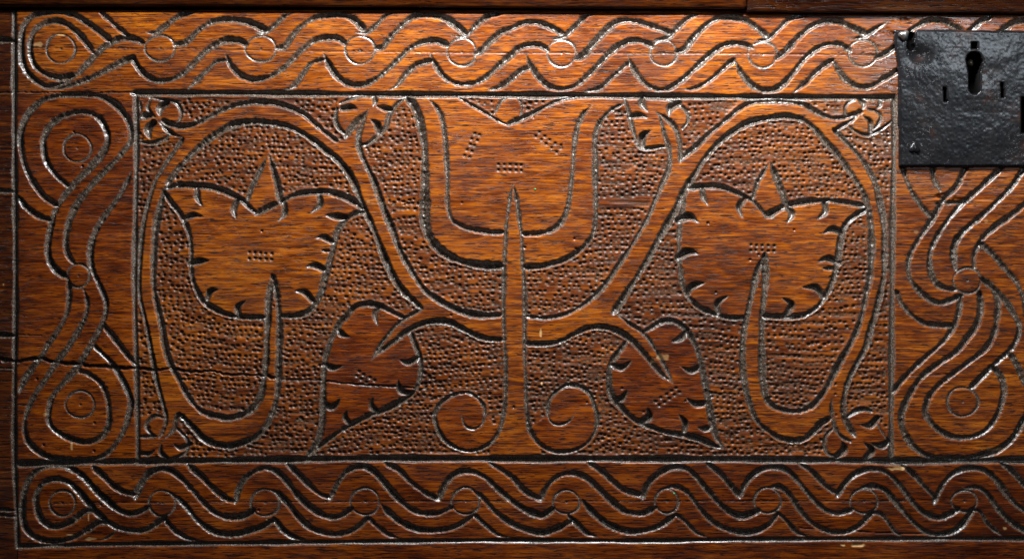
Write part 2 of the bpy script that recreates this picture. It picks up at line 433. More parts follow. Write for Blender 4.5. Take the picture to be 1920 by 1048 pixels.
for kind, lst in ROUNDELS.items():
    for s in lst:
        cx, cy, rx, ry = [float(v) for v in s.split(',')]
        a = np.linspace(0, 2 * np.pi, 60)
        wob = 1 + 0.02 * np.sin(3 * a + cx)
        P = np.stack([cx + rx * wob * np.cos(a), cy + ry * wob * np.sin(a)], 1)
        carve(P, np.full(60, 5.0) * (1 + 0.25 * np.sin(2 * a + cx)), np.full(60, 2.4), 1.2, 0.5)
        carve(np.array([[cx, cy], [cx + .5, cy + .5]]), np.array([4., 4.]), np.array([3., 3.]), 1.5, 0.2)
        ELL.append((kind, cx, cy, rx, ry))
for line in CRACKS.strip().splitlines():
    tk = line.split(); w = float(tk[0]); P = spline(parse_pts(tk[1:]), 4.0)
    P = P + np.stack([np.zeros(len(P)), rng.normal(0, 1.0 if w > 5 else 0.5 if w > 2 else 0.25, len(P))], 1)
    k = 0.7 + 0.25 * np.sin(np.arange(len(P)) * 0.37) + 0.2 * rng.random(len(P))
    carve(P, np.maximum(w * k, 1.7), np.full(len(P), min(9.0, w * 1.5)), 2.2, 0.3, 0.9 if w > 2 else 0.5, near=w > 5)
# end slots of the stile
for y, w in ((75, 13), (358, 10), (628, 11), (955, 7), (966, 6), (690, 4)):
    P = np.array([[-150, y + 3], [-20, y - 1], [0, y], [14, y + 1], [29, y + 2]], float)
    carve(P, np.array([w, w, w, w, w * .7]), np.array([w * .7] * 5), 1.6, 1.6, 1.0)

# ------------------------------------------------------------------ regions
def inpoly(poly):
    poly = np.asarray(poly, float)
    m = np.zeros((NY, NX), bool)
    x0, y0 = poly.min(0); x1, y1 = poly.max(0)
    sy, sx = window(x0, x1 + 1, y0, y1 + 1)
    yv = ys[sy]; sub = np.zeros((len(yv), len(xs[sx])), bool); xv = xs[sx]
    px, py = poly[:, 0], poly[:, 1]; qx, qy = np.roll(px, -1), np.roll(py, -1)
    for r, y in enumerate(yv):
        hit = (py > y) != (qy > y)
        if not hit.any(): continue
        xc = np.sort(px[hit] + (y - py[hit]) * (qx[hit] - px[hit]) / (qy[hit] - py[hit]))
        sub[r] = (np.searchsorted(xc, xv) % 2) == 1
    m[sy, sx] = sub
    return m
p = PATHS
R = lambda n: p[n][::-1]
pt = lambda *a: np.array(a, float).reshape(-1, 2)
def yline(name, X): return np.interp(X, p[name][:, 0], p[name][:, 1])
def xline(name, Y): return np.interp(Y, p[name][:, 1], p[name][:, 0])

reg = np.full((NY, NX), -1, np.int16)
NAMES = []
def region(name, mask):
    NAMES.append(name); reg[mask] = len(NAMES) - 1
lowy = yline('low_rule', xs)[None, :]; topy = yline('top_rule', xs)[None, :]; basey = yline('base_rule', xs)[None, :]
outx = xline('outer_rule', ys)[:, None]; lx = xline('left_rule', ys)[:, None]; rx_ = xline('right_rule', ys)[:, None]
region('left_stile', XX < outx)
region('base_rail', (YY >= basey) & (XX >= outx))
region('top_border', (YY < topy) & (XX >= outx))
region('bottom_border', (YY >= lowy) & (YY < basey) & (XX >= outx))
mid = (YY >= topy) & (YY < lowy) & (XX >= outx)
region('left_border', mid & (XX < lx))
region('right_border', mid & (XX >= rx_))
panel = mid & (XX >= lx) & (XX < rx_)
region('carved_panel', panel)
PAN = NAMES.index('carved_panel')
def ell(cx, cy, rx, ry): return ((XX - cx) / rx) ** 2 + ((YY - cy) / ry) ** 2 < 1
def motif(name, mask): region(name, mask & panel)
motif('trefoil|small carved trefoil at the upper left corner of the panel', ell(300, 226, 42, 44) & (XX > 256))
motif('trefoil|carved trefoil left of the tulip, under the top border', inpoly([(632, 186), (690, 176), (762, 182), (730, 216), (722, 242), (690, 272), (645, 262), (626, 228)]))
motif('trefoil|carved trefoil right of the tulip, under the top border', inpoly([(1172, 184), (1250, 184), (1290, 208), (1280, 244), (1256, 276), (1214, 280), (1190, 266), (1178, 220)]))
motif('trefoil|small carved trefoil beside the lock plate', inpoly([(1600, 184), (1672, 184), (1672, 230), (1625, 256), (1590, 240), (1582, 205)]))
motif('trefoil|small carved trefoil at the lower left corner of the panel', inpoly([(260, 780), (330, 780), (354, 826), (350, 850), (318, 862), (260, 862)]))
motif('trefoil|small carved trefoil at the lower right corner of the panel', inpoly([(1560, 800), (1600, 768), (1636, 768), (1672, 830), (1672, 862), (1556, 862), (1546, 832)]))
motif('flower|carved tulip-shaped flower inside the left arch', inpoly(np.vstack([p['fl_tl'], p['fl_s1'], p['fl_s2'], p['fl_tr'][10:], R('fl_r'), R('fl_l')])))
motif('flower|carved tulip-shaped flower inside the right arch', inpoly(np.vstack([p['fr_tl'], p['fr_s1'], p['fr_s2'], p['fr_tr'][12:], R('fr_r'), R('fr_l')])))
motif('leaf|pointed carved leaf lower left of the centre stem', inpoly(np.vstack([p['lf_tl'], p['lf_b'], p['lf_r'], pt(765, 600)])))
motif('leaf|pointed carved leaf lower right of the centre stem', inpoly(np.vstack([p['lr_t'], p['lr_r'], p['lr_b']])))
motif('tulip|large carved tulip flower at the centre top of the panel', inpoly(np.vstack([p['tul_ol'], R('tul_or'), pt(1165, 186), R('tul_pr'), R('tul_pl')])))
motif('bud|round carved bud between the tulip petals', ell(953, 205, 25, 25) & (YY < 230))
motif('arched_stem|carved stem arching round the left flower', inpoly(np.vstack([p['arch_l'], pt(655, 262, 670, 240, 690, 207), R('fork_l'), p['diag_l'], R('under_l'), R('leaftip_l'), R('arch_in_l'), R('hookin_l'), R('hook_l'), R('stemlo')])))
motif('arched_stem|carved stem arching round the right flower', inpoly(np.vstack([R('archout_r'), p['fork_r2'][::-1], R('arch_r'), R('fork_r'), p['diag_ri'], p['under_r'], R('leaftip_r'), R('arch_in_r'), p['archdown_ir'][3:], p['hook_ro'], p['fork_rr']])))
motif('scroll|curled carved scroll left of the stem foot', inpoly(PATHS['stem_cl'][np.argmax((PATHS['stem_cl'][:, 1] > 800)):]))
motif('scroll|curled carved scroll right of the stem foot', inpoly(PATHS['stem_cr'][np.argmax((PATHS['stem_cr'][:, 1] > 800)):]))
cl, cr = PATHS['stem_cl'], PATHS['stem_cr']
il, ir = np.argmax(cl[:, 1] > 822), np.argmax(cr[:, 1] > 826)
motif('centre_stem', inpoly(np.vstack([cl[:il], pt(915, 862, 1020, 862), cr[:ir][::-1]])))
for kind, cx, cy, rx, ry in ELL:
    region(kind + '_roundel', ell(cx, cy, rx, ry))

# ------------------------------------------------------------------ punched ground
ground = (reg == PAN)
gy = 186.0
pit = []
def pit_ok(x, y):
    if not (258 < x < 1670 and 186 < y < 858): return False
    i = np.searchsorted(ys, y); j = np.searchsorted(xs, x)
    return ground[i, j] and nearcut[i, j] > 0.6
warp = lambda x, y: 7 * math.sin(x / 130 + y / 210) + 4 * math.sin(x / 57 - y / 90 + 1) + (0.075 * (x - 1100) if x > 1100 and y > 560 else 0) * min(1, max(0, (y - 560) / 90)) - 0.03 * (x - 500) * (1 if y < 400 else 0)
row = 0
y0 = 150.0
while y0 < 900:
    x = 256 + rng.random() * 9
    pitch = rng.uniform(9.0, 11.2)
    while x < 1674:
        yy = y0 + warp(x, y0) + rng.normal(0, 1.5)
        if rng.random() < 0.91 and pit_ok(x, yy):
            pit.append((x, yy, rng.uniform(5.6, 9.8), rng.uniform(4.8, 7.2), rng.uniform(1.6, 4.6)))
        x += pitch * rng.uniform(0.72, 1.3)
    y0 += rng.uniform(8.4, 9.8)
def block(x0, y0, dx, dy, n, m, ex, ey):
    for i in range(n):
        for j in range(m):
            pit.append((x0 + i * dx + j * ex + rng.normal(0, .5), y0 + i * dy + j * ey + rng.normal(0, .5), 7.6, 6.4, 3.2))
block(467, 474, 10.5, 0.6, 5, 2, 0, 11)
block(890, 251, -4.6, 10.4, 5, 2, 9, 2.5)
block(935, 309, 10.6, 0.3, 5, 2, 0, 10.5)
block(1005, 256, 9.6, 7.6, 5, 2, 7, -8)
block(1408, 460, 10.8, 0.2, 5, 2, 0, 10.5)
block(1268, 727, -9.6, 6.4, 5, 2, 6, 8)
block(673, 697, 9.5, 6.0, 4, 2, -5, 8)
for (x, y, w, h, d) in pit:
    sy, sx = window(x - w, x + w, y - h, y + h)
    X = XX[sy, sx]; Y = YY[sy, sx]
    q = (np.abs((X - x) / (w / 2)) ** 3 + np.abs((Y - y) / (h / 2)) ** 3) ** (1 / 3.0)
    q = np.clip(q + 0.14 * N1[sy, sx], 0, 1)
    depth[sy, sx] = np.maximum(depth[sy, sx], d * (1 - q ** 2.6))
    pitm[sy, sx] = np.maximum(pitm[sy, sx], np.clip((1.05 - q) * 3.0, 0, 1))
# raked channels that join the pits in rows
chan = np.clip(vnoise(XX, YY, 46, 5.2, 21) * 1.5 - 0.35 + 0.25 * (XX > 1100), 0, 1) * ground * np.clip(nearcut / 4, 0, 1)
depth = np.maximum(depth, chan * 1.25)
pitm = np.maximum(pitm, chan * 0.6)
depth += ground * 1.3 * np.clip(nearcut / 3, 0, 1)

# scraped spots, chips of pale wood:   x y rx ry depth raw
raw = np.zeros((NY, NX), np.float32)
for (x, y, a, b, d, rw) in ((1608, 1021, 26, 3.6, 1.6, 1), (1680, 878, 17, 3.5, .6, .7), (1865, 842, 20, 3, .6, .6), (130, 1002, 10, 2, .3, .8), (166, 968, 1.6, 7, .3, .9), (84, 775, 4, 6, .4, .5),
                          (1222, 678, 5, 4, .2, .8), (1014, 624, 2.2, 9, .1, .8), (1016, 718, 1.8, 5, .1, .8), (1245, 669, 12, 5, .2, .35), (135, 833, 3, 13, .4, .7), (6, 533, 3, 3, .3, .9),
                          (112, 66, 10, 1.6, .3, .7), (70, 84, 12, 5, .5, .5), (500, 974, 3, 3, .2, .6), (1850, 415, 4, 4, .1, .2), (1718, 435, 4, 4, .1, .2), (1885, 990, 5, 3, .3, .6),
                          (170, 1010, 12, 3, .2, .5), (690, 378, 3, 3, .1, .3), (1790, 377, 40, 9, 2.2, .0), (1765, 368, 22, 5, 2.4, 0), (1655, 60, 30, 8, 1.4, 0), (1690, 40, 22, 8, 2.0, 0)):
    m = ((XX - x) / a) ** 2 + ((YY - y) / b) ** 2 + 0.9 * N2 + 0.5 * vnoise(XX, YY, 12, 2.2, 77)
    k = np.clip(1.0 - m, 0, 1) * (np.abs(XX - x) < 2 * a + 4) * (np.abs(YY - y) < 2 * b + 4)
    depth += k * d
    raw = np.maximum(raw, np.clip(k * 1.6, 0, 1) * rw * 0.85)
# worm holes
for _ in range(70):
    x, y, r = rng.uniform(40, 1660), rng.uniform(200, 1000), rng.uniform(1.2, 2.4)
    sy, sx = window(x - 4, x + 4, y - 4, y + 4)
    q = np.clip(np.hypot(XX[sy, sx] - x, YY[sy, sx] - y) / (r + .6), 0, 1)
    depth[sy, sx] = np.maximum(depth[sy, sx], 4 * (1 - q ** 3)); grime[sy, sx] = np.maximum(grime[sy, sx], (1 - q))
# hand-planed unevenness and torn fibres
height = -depth + 0.55 * vnoise(XX, YY, 130, 60, 31) + 0.28 * vnoise(XX, YY, 60, 17, 32) + 0.10 * vnoise(XX, YY, 26, 4.5, 33)
torn = np.clip(vnoise(XX, YY, 34, 3.2, 41) - 0.55, 0, 1) * 2.0
height -= torn * (0.35 + 0.9 * np.clip((XX - 1450) / 300, 0, 1) * (YY < 420) + 0.9 * ((YY > 1016) & (XX > 1700)) + 1.3 * (XX < 30))
def soften(a):
    b = a.copy(); b[:, 1:-1] = (a[:, :-2] + 2 * a[:, 1:-1] + a[:, 2:]) / 4
    c = b.copy(); c[1:-1] = (b[:-2] + 2 * b[1:-1] + b[2:]) / 4
    return c
height = soften(height)
# stile set a little back, top edge of the board eased
height -= 1.2 * (reg == NAMES.index('left_stile'))
topedge = 21 + 0.0047 * np.maximum(XX, 0)
height -= np.clip((topedge + 3.5 - YY) / 4.5, 0, 1.5) ** 2 * 4

# ------------------------------------------------------------------ materials
def new_mat(name):
    m = bpy.data.materials.new(name); m.use_nodes = True
    nt = m.node_tree; b = nt.nodes['Principled BSDF']
    return m, nt, b
def node(nt, typ, **kw):
    n = nt.nodes.new(typ)
    for k, v in kw.items(): setattr(n, k, v)
    return n
def ramp(nt, fac, stops):
    r = node(nt, 'ShaderNodeValToRGB'); nt.links.new(fac, r.inputs['Fac'])
    e = r.color_ramp.elements
    while len(e) < len(stops): e.new(0.5)
    for el, (pos, c) in zip(e, stops):
        el.position = pos; el.color = (c, c, c, 1) if not isinstance(c, tuple) else (*c, 1)
    return r.outputs['Color']
def mixc(nt, fac, a, b, mode='MIX'):
    n = node(nt, 'ShaderNodeMix', data_type='RGBA', blend_type=mode)
    for sock, v in ((n.inputs['Factor'], fac), (n.inputs[6], a), (n.inputs[7], b)):
        if isinstance(v, bpy.types.NodeSocket): nt.links.new(v, sock)
        else: sock.default_value = v if not isinstance(v, tuple) else (*v, 1)
    return n.outputs[2]
def math_n(nt, op, a, b=0.0, clamp=False):
    n = node(nt, 'ShaderNodeMath', operation=op, use_clamp=clamp)
    for s, v in ((n.inputs[0], a), (n.inputs[1], b)):
        if isinstance(v, bpy.types.NodeSocket): nt.links.new(v, s)
        else: s.default_value = v
    return n.outputs[0]
def noise(nt, vec, scale, detail=3, rough=0.55, sc3=(1, 1, 1), rot=0.0, dist=0.0):
    mp = node(nt, 'ShaderNodeMapping'); nt.links.new(vec, mp.inputs['Vector'])
    mp.inputs['Scale'].default_value = sc3; mp.inputs['Rotation'].default_value = (0, rot, 0)
    n = node(nt, 'ShaderNodeTexNoise'); nt.links.new(mp.outputs['Vector'], n.inputs['Vector'])
    n.inputs['Scale'].default_value = scale; n.inputs['Detail'].default_value = detail
    n.inputs['Roughness'].default_value = rough; n.inputs['Distortion'].default_value = dist
    return n.outputs['Fac']

def wood_material(name, tint=1.0, deep=0.0):
    m, nt, b = new_mat(name)
    geo = node(nt, 'ShaderNodeNewGeometry'); pos = geo.outputs['Position']
    fig = noise(nt, pos, 165, 5, 0.68, (0.2, 1, 1), 0.03, 0.9)           # broad figure
    streak = noise(nt, pos, 800, 3, 0.6, (0.045, 1, 1), 0.03, 0.3)       # fine grain streaks
    fleck = noise(nt, pos, 1150, 2, 0.55, (0.075, 1, 1), 0.035, 0.8)       # open pores
    patch = noise(nt, pos, 7.5, 3, 0.55, (0.7, 1, 1))
    f = math_n(nt, 'ADD', math_n(nt, 'MULTIPLY', fig, 0.5), math_n(nt, 'MULTIPLY', streak, 0.5))
    f = math_n(nt, 'ADD', f, math_n(nt, 'MULTIPLY', math_n(nt, 'SUBTRACT', patch, 0.5), 0.40))
    f = math_n(nt, 'ADD', math_n(nt, 'MULTIPLY', math_n(nt, 'SUBTRACT', f, 0.5), 1.22), 0.5)
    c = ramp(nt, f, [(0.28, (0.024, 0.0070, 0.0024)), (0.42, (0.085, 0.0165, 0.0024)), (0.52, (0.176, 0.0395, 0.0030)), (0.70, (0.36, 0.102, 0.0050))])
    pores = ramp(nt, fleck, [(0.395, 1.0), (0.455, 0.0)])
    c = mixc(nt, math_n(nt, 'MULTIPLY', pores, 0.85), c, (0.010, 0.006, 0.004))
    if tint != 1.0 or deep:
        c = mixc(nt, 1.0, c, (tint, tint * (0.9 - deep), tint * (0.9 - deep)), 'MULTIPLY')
    stain = ramp(nt, noise(nt, pos, 16, 4, 0.6, (0.8, 1, 1)), [(0.60, 0.0), (0.74, 0.45)])
    c = mixc(nt, stain, c, (0.030, 0.013, 0.008))
    ah = node(nt, 'ShaderNodeAttribute', attribute_name='hand'); hd = ah.outputs['Fac']
    c = mixc(nt, math_n(nt, 'MULTIPLY', hd, 0.8), c, mixc(nt, 1.0, c, (0.36, 0.36, 0.5), 'MULTIPLY'))
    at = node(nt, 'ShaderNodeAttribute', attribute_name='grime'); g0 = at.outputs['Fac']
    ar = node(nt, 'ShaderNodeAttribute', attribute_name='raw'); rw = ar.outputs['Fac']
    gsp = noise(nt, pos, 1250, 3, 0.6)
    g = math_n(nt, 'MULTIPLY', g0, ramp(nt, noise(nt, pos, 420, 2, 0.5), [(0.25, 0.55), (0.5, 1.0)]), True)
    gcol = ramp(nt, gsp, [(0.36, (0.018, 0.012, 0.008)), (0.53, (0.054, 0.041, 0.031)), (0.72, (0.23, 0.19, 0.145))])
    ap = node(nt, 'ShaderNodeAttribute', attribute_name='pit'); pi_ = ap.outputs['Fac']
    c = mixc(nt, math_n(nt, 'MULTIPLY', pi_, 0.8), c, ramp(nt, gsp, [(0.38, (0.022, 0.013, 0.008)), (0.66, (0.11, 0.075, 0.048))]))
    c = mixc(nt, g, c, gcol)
    c = mixc(nt, rw, c, (0.50, 0.30, 0.12))
    nt.links.new(c, b.inputs['Base Color'])
    rr = ramp(nt, noise(nt, pos, 60, 3, 0.6, (0.25, 1, 1)), [(0.3, 0.24), (0.7, 0.52)])
    rr = mixc(nt, hd, rr, (0.24, 0.24, 0.24))
    rr = mixc(nt, pi_, rr, (0.40, 0.40, 0.40))
    rr = mixc(nt, g, rr, (0.27, 0.27, 0.27))
    rr = mixc(nt, rw, rr, (0.7, 0.7, 0.7))
    nt.links.new(rr, b.inputs['Roughness'])
    b.inputs['IOR'].default_value = 1.5
    h = math_n(nt, 'SUBTRACT', math_n(nt, 'MULTIPLY', streak, 0.22), math_n(nt, 'MULTIPLY', pores, 0.5))
    h = math_n(nt, 'ADD', h, math_n(nt, 'MULTIPLY', math_n(nt, 'MULTIPLY', gsp, g), 0.55))
    bp = node(nt, 'ShaderNodeBump'); bp.inputs['Strength'].default_value = 0.6; bp.inputs['Distance'].default_value = 0.00025
    nt.links.new(mixc(nt, g, mixc(nt, hd, (0.16, 0.16, 0.16), (0.62, 0.62, 0.62)), (0.55, 0.55, 0.55)), b.inputs['Specular IOR Level'])
    nt.links.new(h, bp.inputs['Height']); nt.links.new(bp.outputs['Normal'], b.inputs['Normal'])
    return m
WOOD = wood_material('polished_oak')
WOOD_DARK = wood_material('darkened_oak', 0.42)
WOOD_LOW = wood_material('red_brown_dimmed_oak', 0.62, 0.06)  # redder board tone, darkened further in place of the light's falloff downwards
WOOD_SIDE = wood_material('brown_dimmed_oak', 0.74, 0.05)  # brown tint for left border, scrolls, lower trefoils; also dimmed for light falloff
WOOD_GROUND = wood_material('waxed_dark_oak', 0.76, -0.03)
WOOD_LID2 = wood_material('black_lid_oak', 0.12)
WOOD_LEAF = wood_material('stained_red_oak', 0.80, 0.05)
WOOD_LID = wood_material('blackened_lid_oak', 0.3)

def iron_material():
    m, nt, b = new_mat('black_iron')
    geo = node(nt, 'ShaderNodeNewGeometry'); pos = geo.outputs['Position']
    n1 = noise(nt, pos, 520, 3, 0.6); n2 = noise(nt, pos, 40, 4, 0.65); n3 = noise(nt, pos, 1300, 2, 0.6)
    c = ramp(nt, n2, [(0.35, (0.004, 0.004, 0.0046)), (0.56, (0.008, 0.0072, 0.0075)), (0.68, (0.020, 0.008, 0.005))])
    nt.links.new(c, b.inputs['Base Color'])
    b.inputs['Metallic'].default_value = 0.0
    b.inputs['Specular IOR Level'].default_value = 0.22
    nt.links.new(ramp(nt, n1, [(0.3, 0.17), (0.7, 0.26)]), b.inputs['Roughness'])
    worn = ramp(nt, noise(nt, pos, 22, 3, 0.6), [(0.40, 0.0), (0.62, 1.0)])
    h = math_n(nt, 'MULTIPLY', ramp(nt, n1, [(0.60, 0.0), (0.78, 1.0)]), worn)
    h = math_n(nt, 'ADD', h, math_n(nt, 'MULTIPLY', noise(nt, pos, 110, 2, 0.5), 0.22))
    bp = node(nt, 'ShaderNodeBump'); bp.inputs['Strength'].default_value = 0.8; bp.inputs['Distance'].default_value = 0.0006
    nt.links.new(h, bp.inputs['Height']); nt.links.new(bp.outputs['Normal'], b.inputs['Normal'])
    return m
IRON = iron_material()
def plain(name, c, rough, metal=0.0):
    m, nt, b = new_mat(name)
    geo = node(nt, 'ShaderNodeNewGeometry')
    n = noise(nt, geo.outputs['Position'], 400, 3, 0.6)
    nt.links.new(mixc(nt, n, tuple(v * 0.6 for v in c), tuple(min(1, v * 1.3) for v in c)), b.inputs['Base Color'])
    b.inputs['Roughness'].default_value = rough; b.inputs['Metallic'].default_value = metal
    return m
STEEL = plain('worn_nail_iron', (0.20, 0.19, 0.18), 0.3, 0.8)
BRASS = plain('dull_pin_metal', (0.16, 0.13, 0.09), 0.4, 0.6)
GREEN = plain('green_paint', (0.0, 0.30, 0.09), 0.5)
VOID = plain('opening_shade', (0.003, 0.0026, 0.0024), 0.9)  # near-black colour puts the shade inside the lock openings
VOID.node_tree.nodes['Principled BSDF'].inputs['Specular IOR Level'].default_value = 0.05

# ------------------------------------------------------------------ objects
chest = bpy.data.objects.new('carved_chest', None)
chest.location = (0, 0.25, 0.33)
chest.empty_display_size = 0.1
col.objects.link(chest)
chest['label'] = 'dark polished oak chest front carved with tulips and stems, black iron lock plate'
chest['category'] = 'chest'

def link(name, me, mats, parent, label=None, smooth=True):
    for m in mats: me.materials.append(m)
    o = bpy.data.objects.new(name, me)
    col.objects.link(o)
    o.parent = parent
    base = Vector((0, 0, 0)); q = parent
    while q is not None: base += q.location; q = q.parent
    o.location = -base
    if label: o['label'] = label
    return o
def grid_mesh(name, fmask, X, Y, H, attrs):
    """quads of the height field picked by fmask (NY-1, NX-1)"""
    ny, nx = X.shape
    fi, fj = np.nonzero(fmask)
    v00 = fi * nx + fj
    quads = np.stack([v00, v00 + nx, v00 + nx + 1, v00 + 1], 1)
    used, inv = np.unique(quads.ravel(), return_inverse=True)
    co = np.stack([(X.ravel()[used] - CX) * S, -H.ravel()[used] * S, (CZ - Y.ravel()[used]) * S + 0.62], 1).astype(np.float32)
    me = bpy.data.meshes.new(name)
    n = len(quads)
    me.vertices.add(len(used)); me.vertices.foreach_set('co', co.ravel())
    me.loops.add(n * 4); me.loops.foreach_set('vertex_index', inv.astype(np.int32).ravel())
    me.polygons.add(n)
    me.polygons.foreach_set('loop_start', np.arange(0, n * 4, 4, dtype=np.int32))
    me.polygons.foreach_set('use_smooth', np.ones(n, bool))
    for an, arr in attrs.items():
        a = me.attributes.new(an, 'FLOAT', 'POINT'); a.data.foreach_set('value', arr.ravel()[used].astype(np.float32))
    me.update(calc_edges=True)
    return me

def seg0(X, Y, a, b, r):
    a = np.array(a, float); b = np.array(b, float); d = b - a
    t = np.clip(((X - a[0]) * d[0] + (Y - a[1]) * d[1]) / (d @ d + 1e-9), 0, 1)
    return np.hypot(X - a[0] - t * d[0], Y - a[1] - t * d[1]) - r
# lock plate outline decides what of the wood is hidden and need not be built
PX0, PX1, PY0, PY1 = 1683, 1969, 57, 313
freg = reg[:-1, :-1].copy()
Xc, Yc = XX[:-1, :-1], YY[:-1, :-1]
freg[np.minimum(seg0(Xc, Yc, (1709, 66), (1707, 78), 7.5), np.hypot((Xc - 1707) / 0.8, Yc - 88) - 10) < 0] = -1
freg[(Xc > PX0 + 40) & (Xc < PX1 - 10) & (Yc > PY0 + 12) & (Yc < PY1 - 14)] = -1
hand = np.exp(-((XX - 1735) / 190) ** 2 - ((YY - 150) / 190) ** 2) * 1.25 + 0.7 * np.exp(-((XX - 10) / 60) ** 2)
hand = np.clip(hand + 0.25 * vnoise(XX, YY, 60, 30, 61) + 0.2 * vnoise(XX, YY, 18, 7, 62) - 0.12, 0, 1)
attrs = {'hand': hand, 'grime': grime, 'raw': raw, 'pit': pitm}
PART_LABEL = {'left_stile': 'darker upright board at the left edge with rough end slots',
              'top_border': 'carved wave border with small circles along the top',
              'bottom_border': 'carved wave border with small circles along the bottom',
              'left_border': 'carved twisted ribbon border on the left', 'right_border': 'carved twisted ribbon border below the lock plate',
              'carved_panel': 'punched ground of the carved centre panel', 'base_rail': 'plain dark board below the bottom border'}
objs = {}
for k, nm in enumerate(NAMES):
    msk = freg == k
    if not msk.any(): continue
    base, _, lab = nm.partition('|')
    par = chest
    if base.endswith('_roundel'):
        par = objs[base.replace('_roundel', '_border')]; base = 'roundel'
    elif k > PAN:
        par = objs['carved_panel']
    me = grid_mesh(base, msk, XX, YY, height, attrs)
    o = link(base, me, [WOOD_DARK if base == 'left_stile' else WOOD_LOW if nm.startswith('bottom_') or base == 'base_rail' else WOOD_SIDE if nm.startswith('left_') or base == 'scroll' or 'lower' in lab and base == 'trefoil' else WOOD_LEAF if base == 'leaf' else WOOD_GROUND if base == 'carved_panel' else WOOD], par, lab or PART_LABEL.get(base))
    objs.setdefault(base, o)

# ---- carcass behind the front, lid above it
def box_mesh(name, x0, x1, y0, y1, d0, d1, bev=0.0, seg=3):
    """x,y in drawing units, d = depth proud of the front (negative = behind)"""
    bm = bmesh.new()
    a = W(x0, y1, d1); b = W(x1, y0, d0)
    bmesh.ops.create_cube(bm, size=1)
    for v in bm.verts:
        v.co = Vector((a[0] if v.co.x < 0 else b[0], a[1] if v.co.y < 0 else b[1], a[2] if v.co.z < 0 else b[2]))
    if bev: bmesh.ops.bevel(bm, geom=bm.edges[:], offset=bev * S, segments=seg, affect='EDGES', profile=0.6)
    me = bpy.data.meshes.new(name); bm.to_mesh(me); bm.free()
    for f in me.polygons: f.use_smooth = bool(bev)
    return me
link('carcass', box_mesh('carcass', -145, 2080, 24, 1120, -1260, -60, 2), [WOOD_DARK], chest)

def profile_strip(name, x0, x1, pts, slope=0.0, n=260, jag=0.5, seed=3):
    """moulding: profile pts (y, proud) swept along x; y rises by slope per unit x"""
    r = np.random.default_rng(seed)
    X = np.linspace(x0, x1, n)
    j = np.cumsum(r.normal(0, 0.12, n)); j -= np.linspace(j[0], j[-1], n)
    P = spline(np.array(pts, float), 2.0)
    vs, fs = [], []
    m = len(P)
    for i, x in enumerate(X):
        for (y, d) in P:
            vs.append(W(x, y + slope * x + j[i] * jag, d + 0.3 * j[i]))
    for i in range(n - 1):
        for k in range(m - 1):
            a = i * m + k; fs.append((a, a + 1, a + m + 1, a + m))
    for i in (0, n - 1):
        f = list(range(i * m, i * m + m)); fs.append(f if i else f[::-1])
    me = bpy.data.meshes.new(name); me.from_pydata(vs, [], fs); me.update()
    for f in me.polygons: f.use_smooth = len(f.vertices) == 4
    return me
lid = link('lid', box_mesh('lid', -160, 2090, -62, 14, -1275, 4, 3), [WOOD_LID], chest, 'edge of the chest lid along the top')
link('lid_moulding', profile_strip('lid_moulding', -160, 1396, [(-60, 4), (-58, 24), (-40, 25), (-12, 20), (4, 14), (10, 11), (11.5, 9), (12, 5)], 0.0052), [WOOD_LID], lid, 'long moulding strip under the lid edge')
link('lid_moulding', profile_strip('lid_moulding', 1399, 2090, [(-60, 4), (-58, 22), (-40, 22), (-12, 17), (6, 12), (14, 10), (17, 8), (17.5, 5)], 0.0052, 120, 0.5, 9), [WOOD_LID2], lid, 'darker short moulding strip above the lock')

# ---- lock plate
px = np.arange(PX0 - 14, PX1 + 14, 1.3); py = np.arange(PY0 - 12, PY1 + 10, 1.3)
PXX, PYY = np.meshgrid(px, py)
pn1 = vnoise(PXX, PYY, 4, 4, 51); pn2 = vnoise(PXX, PYY, 11, 10, 52); pn3 = vnoise(PXX, PYY, 40, 36, 53)
wob = 1.0 * vnoise(PXX, PYY, 26, 26, 54) + 0.35 * pn2
leftx = np.interp(PYY, [50, 84, 120, 184, 313], [1674, 1676, 1682, 1683.5, 1684])
topy_p = np.interp(PXX, [1660, 1712, 1718, 1969], [58, 58, 56.5, 59.5])
sd = np.minimum.reduce([PXX - leftx, PX1 - PXX, PYY - topy_p, 313.2 - PYY]) + wob * 0.7      # inside distance
T = 6.0
ph = T + 0.12 * pn1 + 0.16 * pn2 + 0.5 * pn3
ph -= np.clip(1 - sd / 4.2, 0, 1) ** 1.6 * 3.0
ph += 5.0 * np.clip((1705 - PXX) / 30, 0, 1) * np.clip((110 - PYY) / 60, 0, 1)                   # bent-up corner
ph -= 5 * np.exp(-(((PXX - 1722) / 16) ** 2 + ((PYY - 104) / 12) ** 2))
def seg_sd(X, Y, a, b, r):
    a = np.array(a, float); b = np.array(b, float); d = b - a
    t = np.clip(((X - a[0]) * d[0] + (Y - a[1]) * d[1]) / (d @ d + 1e-9), 0, 1)
    return np.hypot(X - a[0] - t * d[0], Y - a[1] - t * d[1]) - r
key = np.minimum(np.hypot((PXX - 1825.5) / 1.05, PYY - 112) - 14.0,
                 np.minimum(seg_sd(PXX, PYY, (1826, 120), (1826, 167), 11.2), np.maximum(np.abs(PXX - 1826) - np.interp(PYY, [112, 140], [16.5, 11]), np.abs(PYY - 124) - 12)))
sq = np.maximum(np.abs(PXX - 1826) - 6.0, np.abs(PYY - 87) - 6.4)
sl1 = np.maximum(np.abs(PXX - 1771 - (PYY - 178) * 0.06) - 3.4, np.abs(PYY - 178) - 14)
sl2 = np.maximum(np.abs(PXX - 1878.5 - (PYY - 170) * 0.05) - 3.2, np.abs(PYY - 170) - 14)
win = np.maximum(np.abs(PXX - 1926) - 13, np.abs(PYY - 217) - 34)
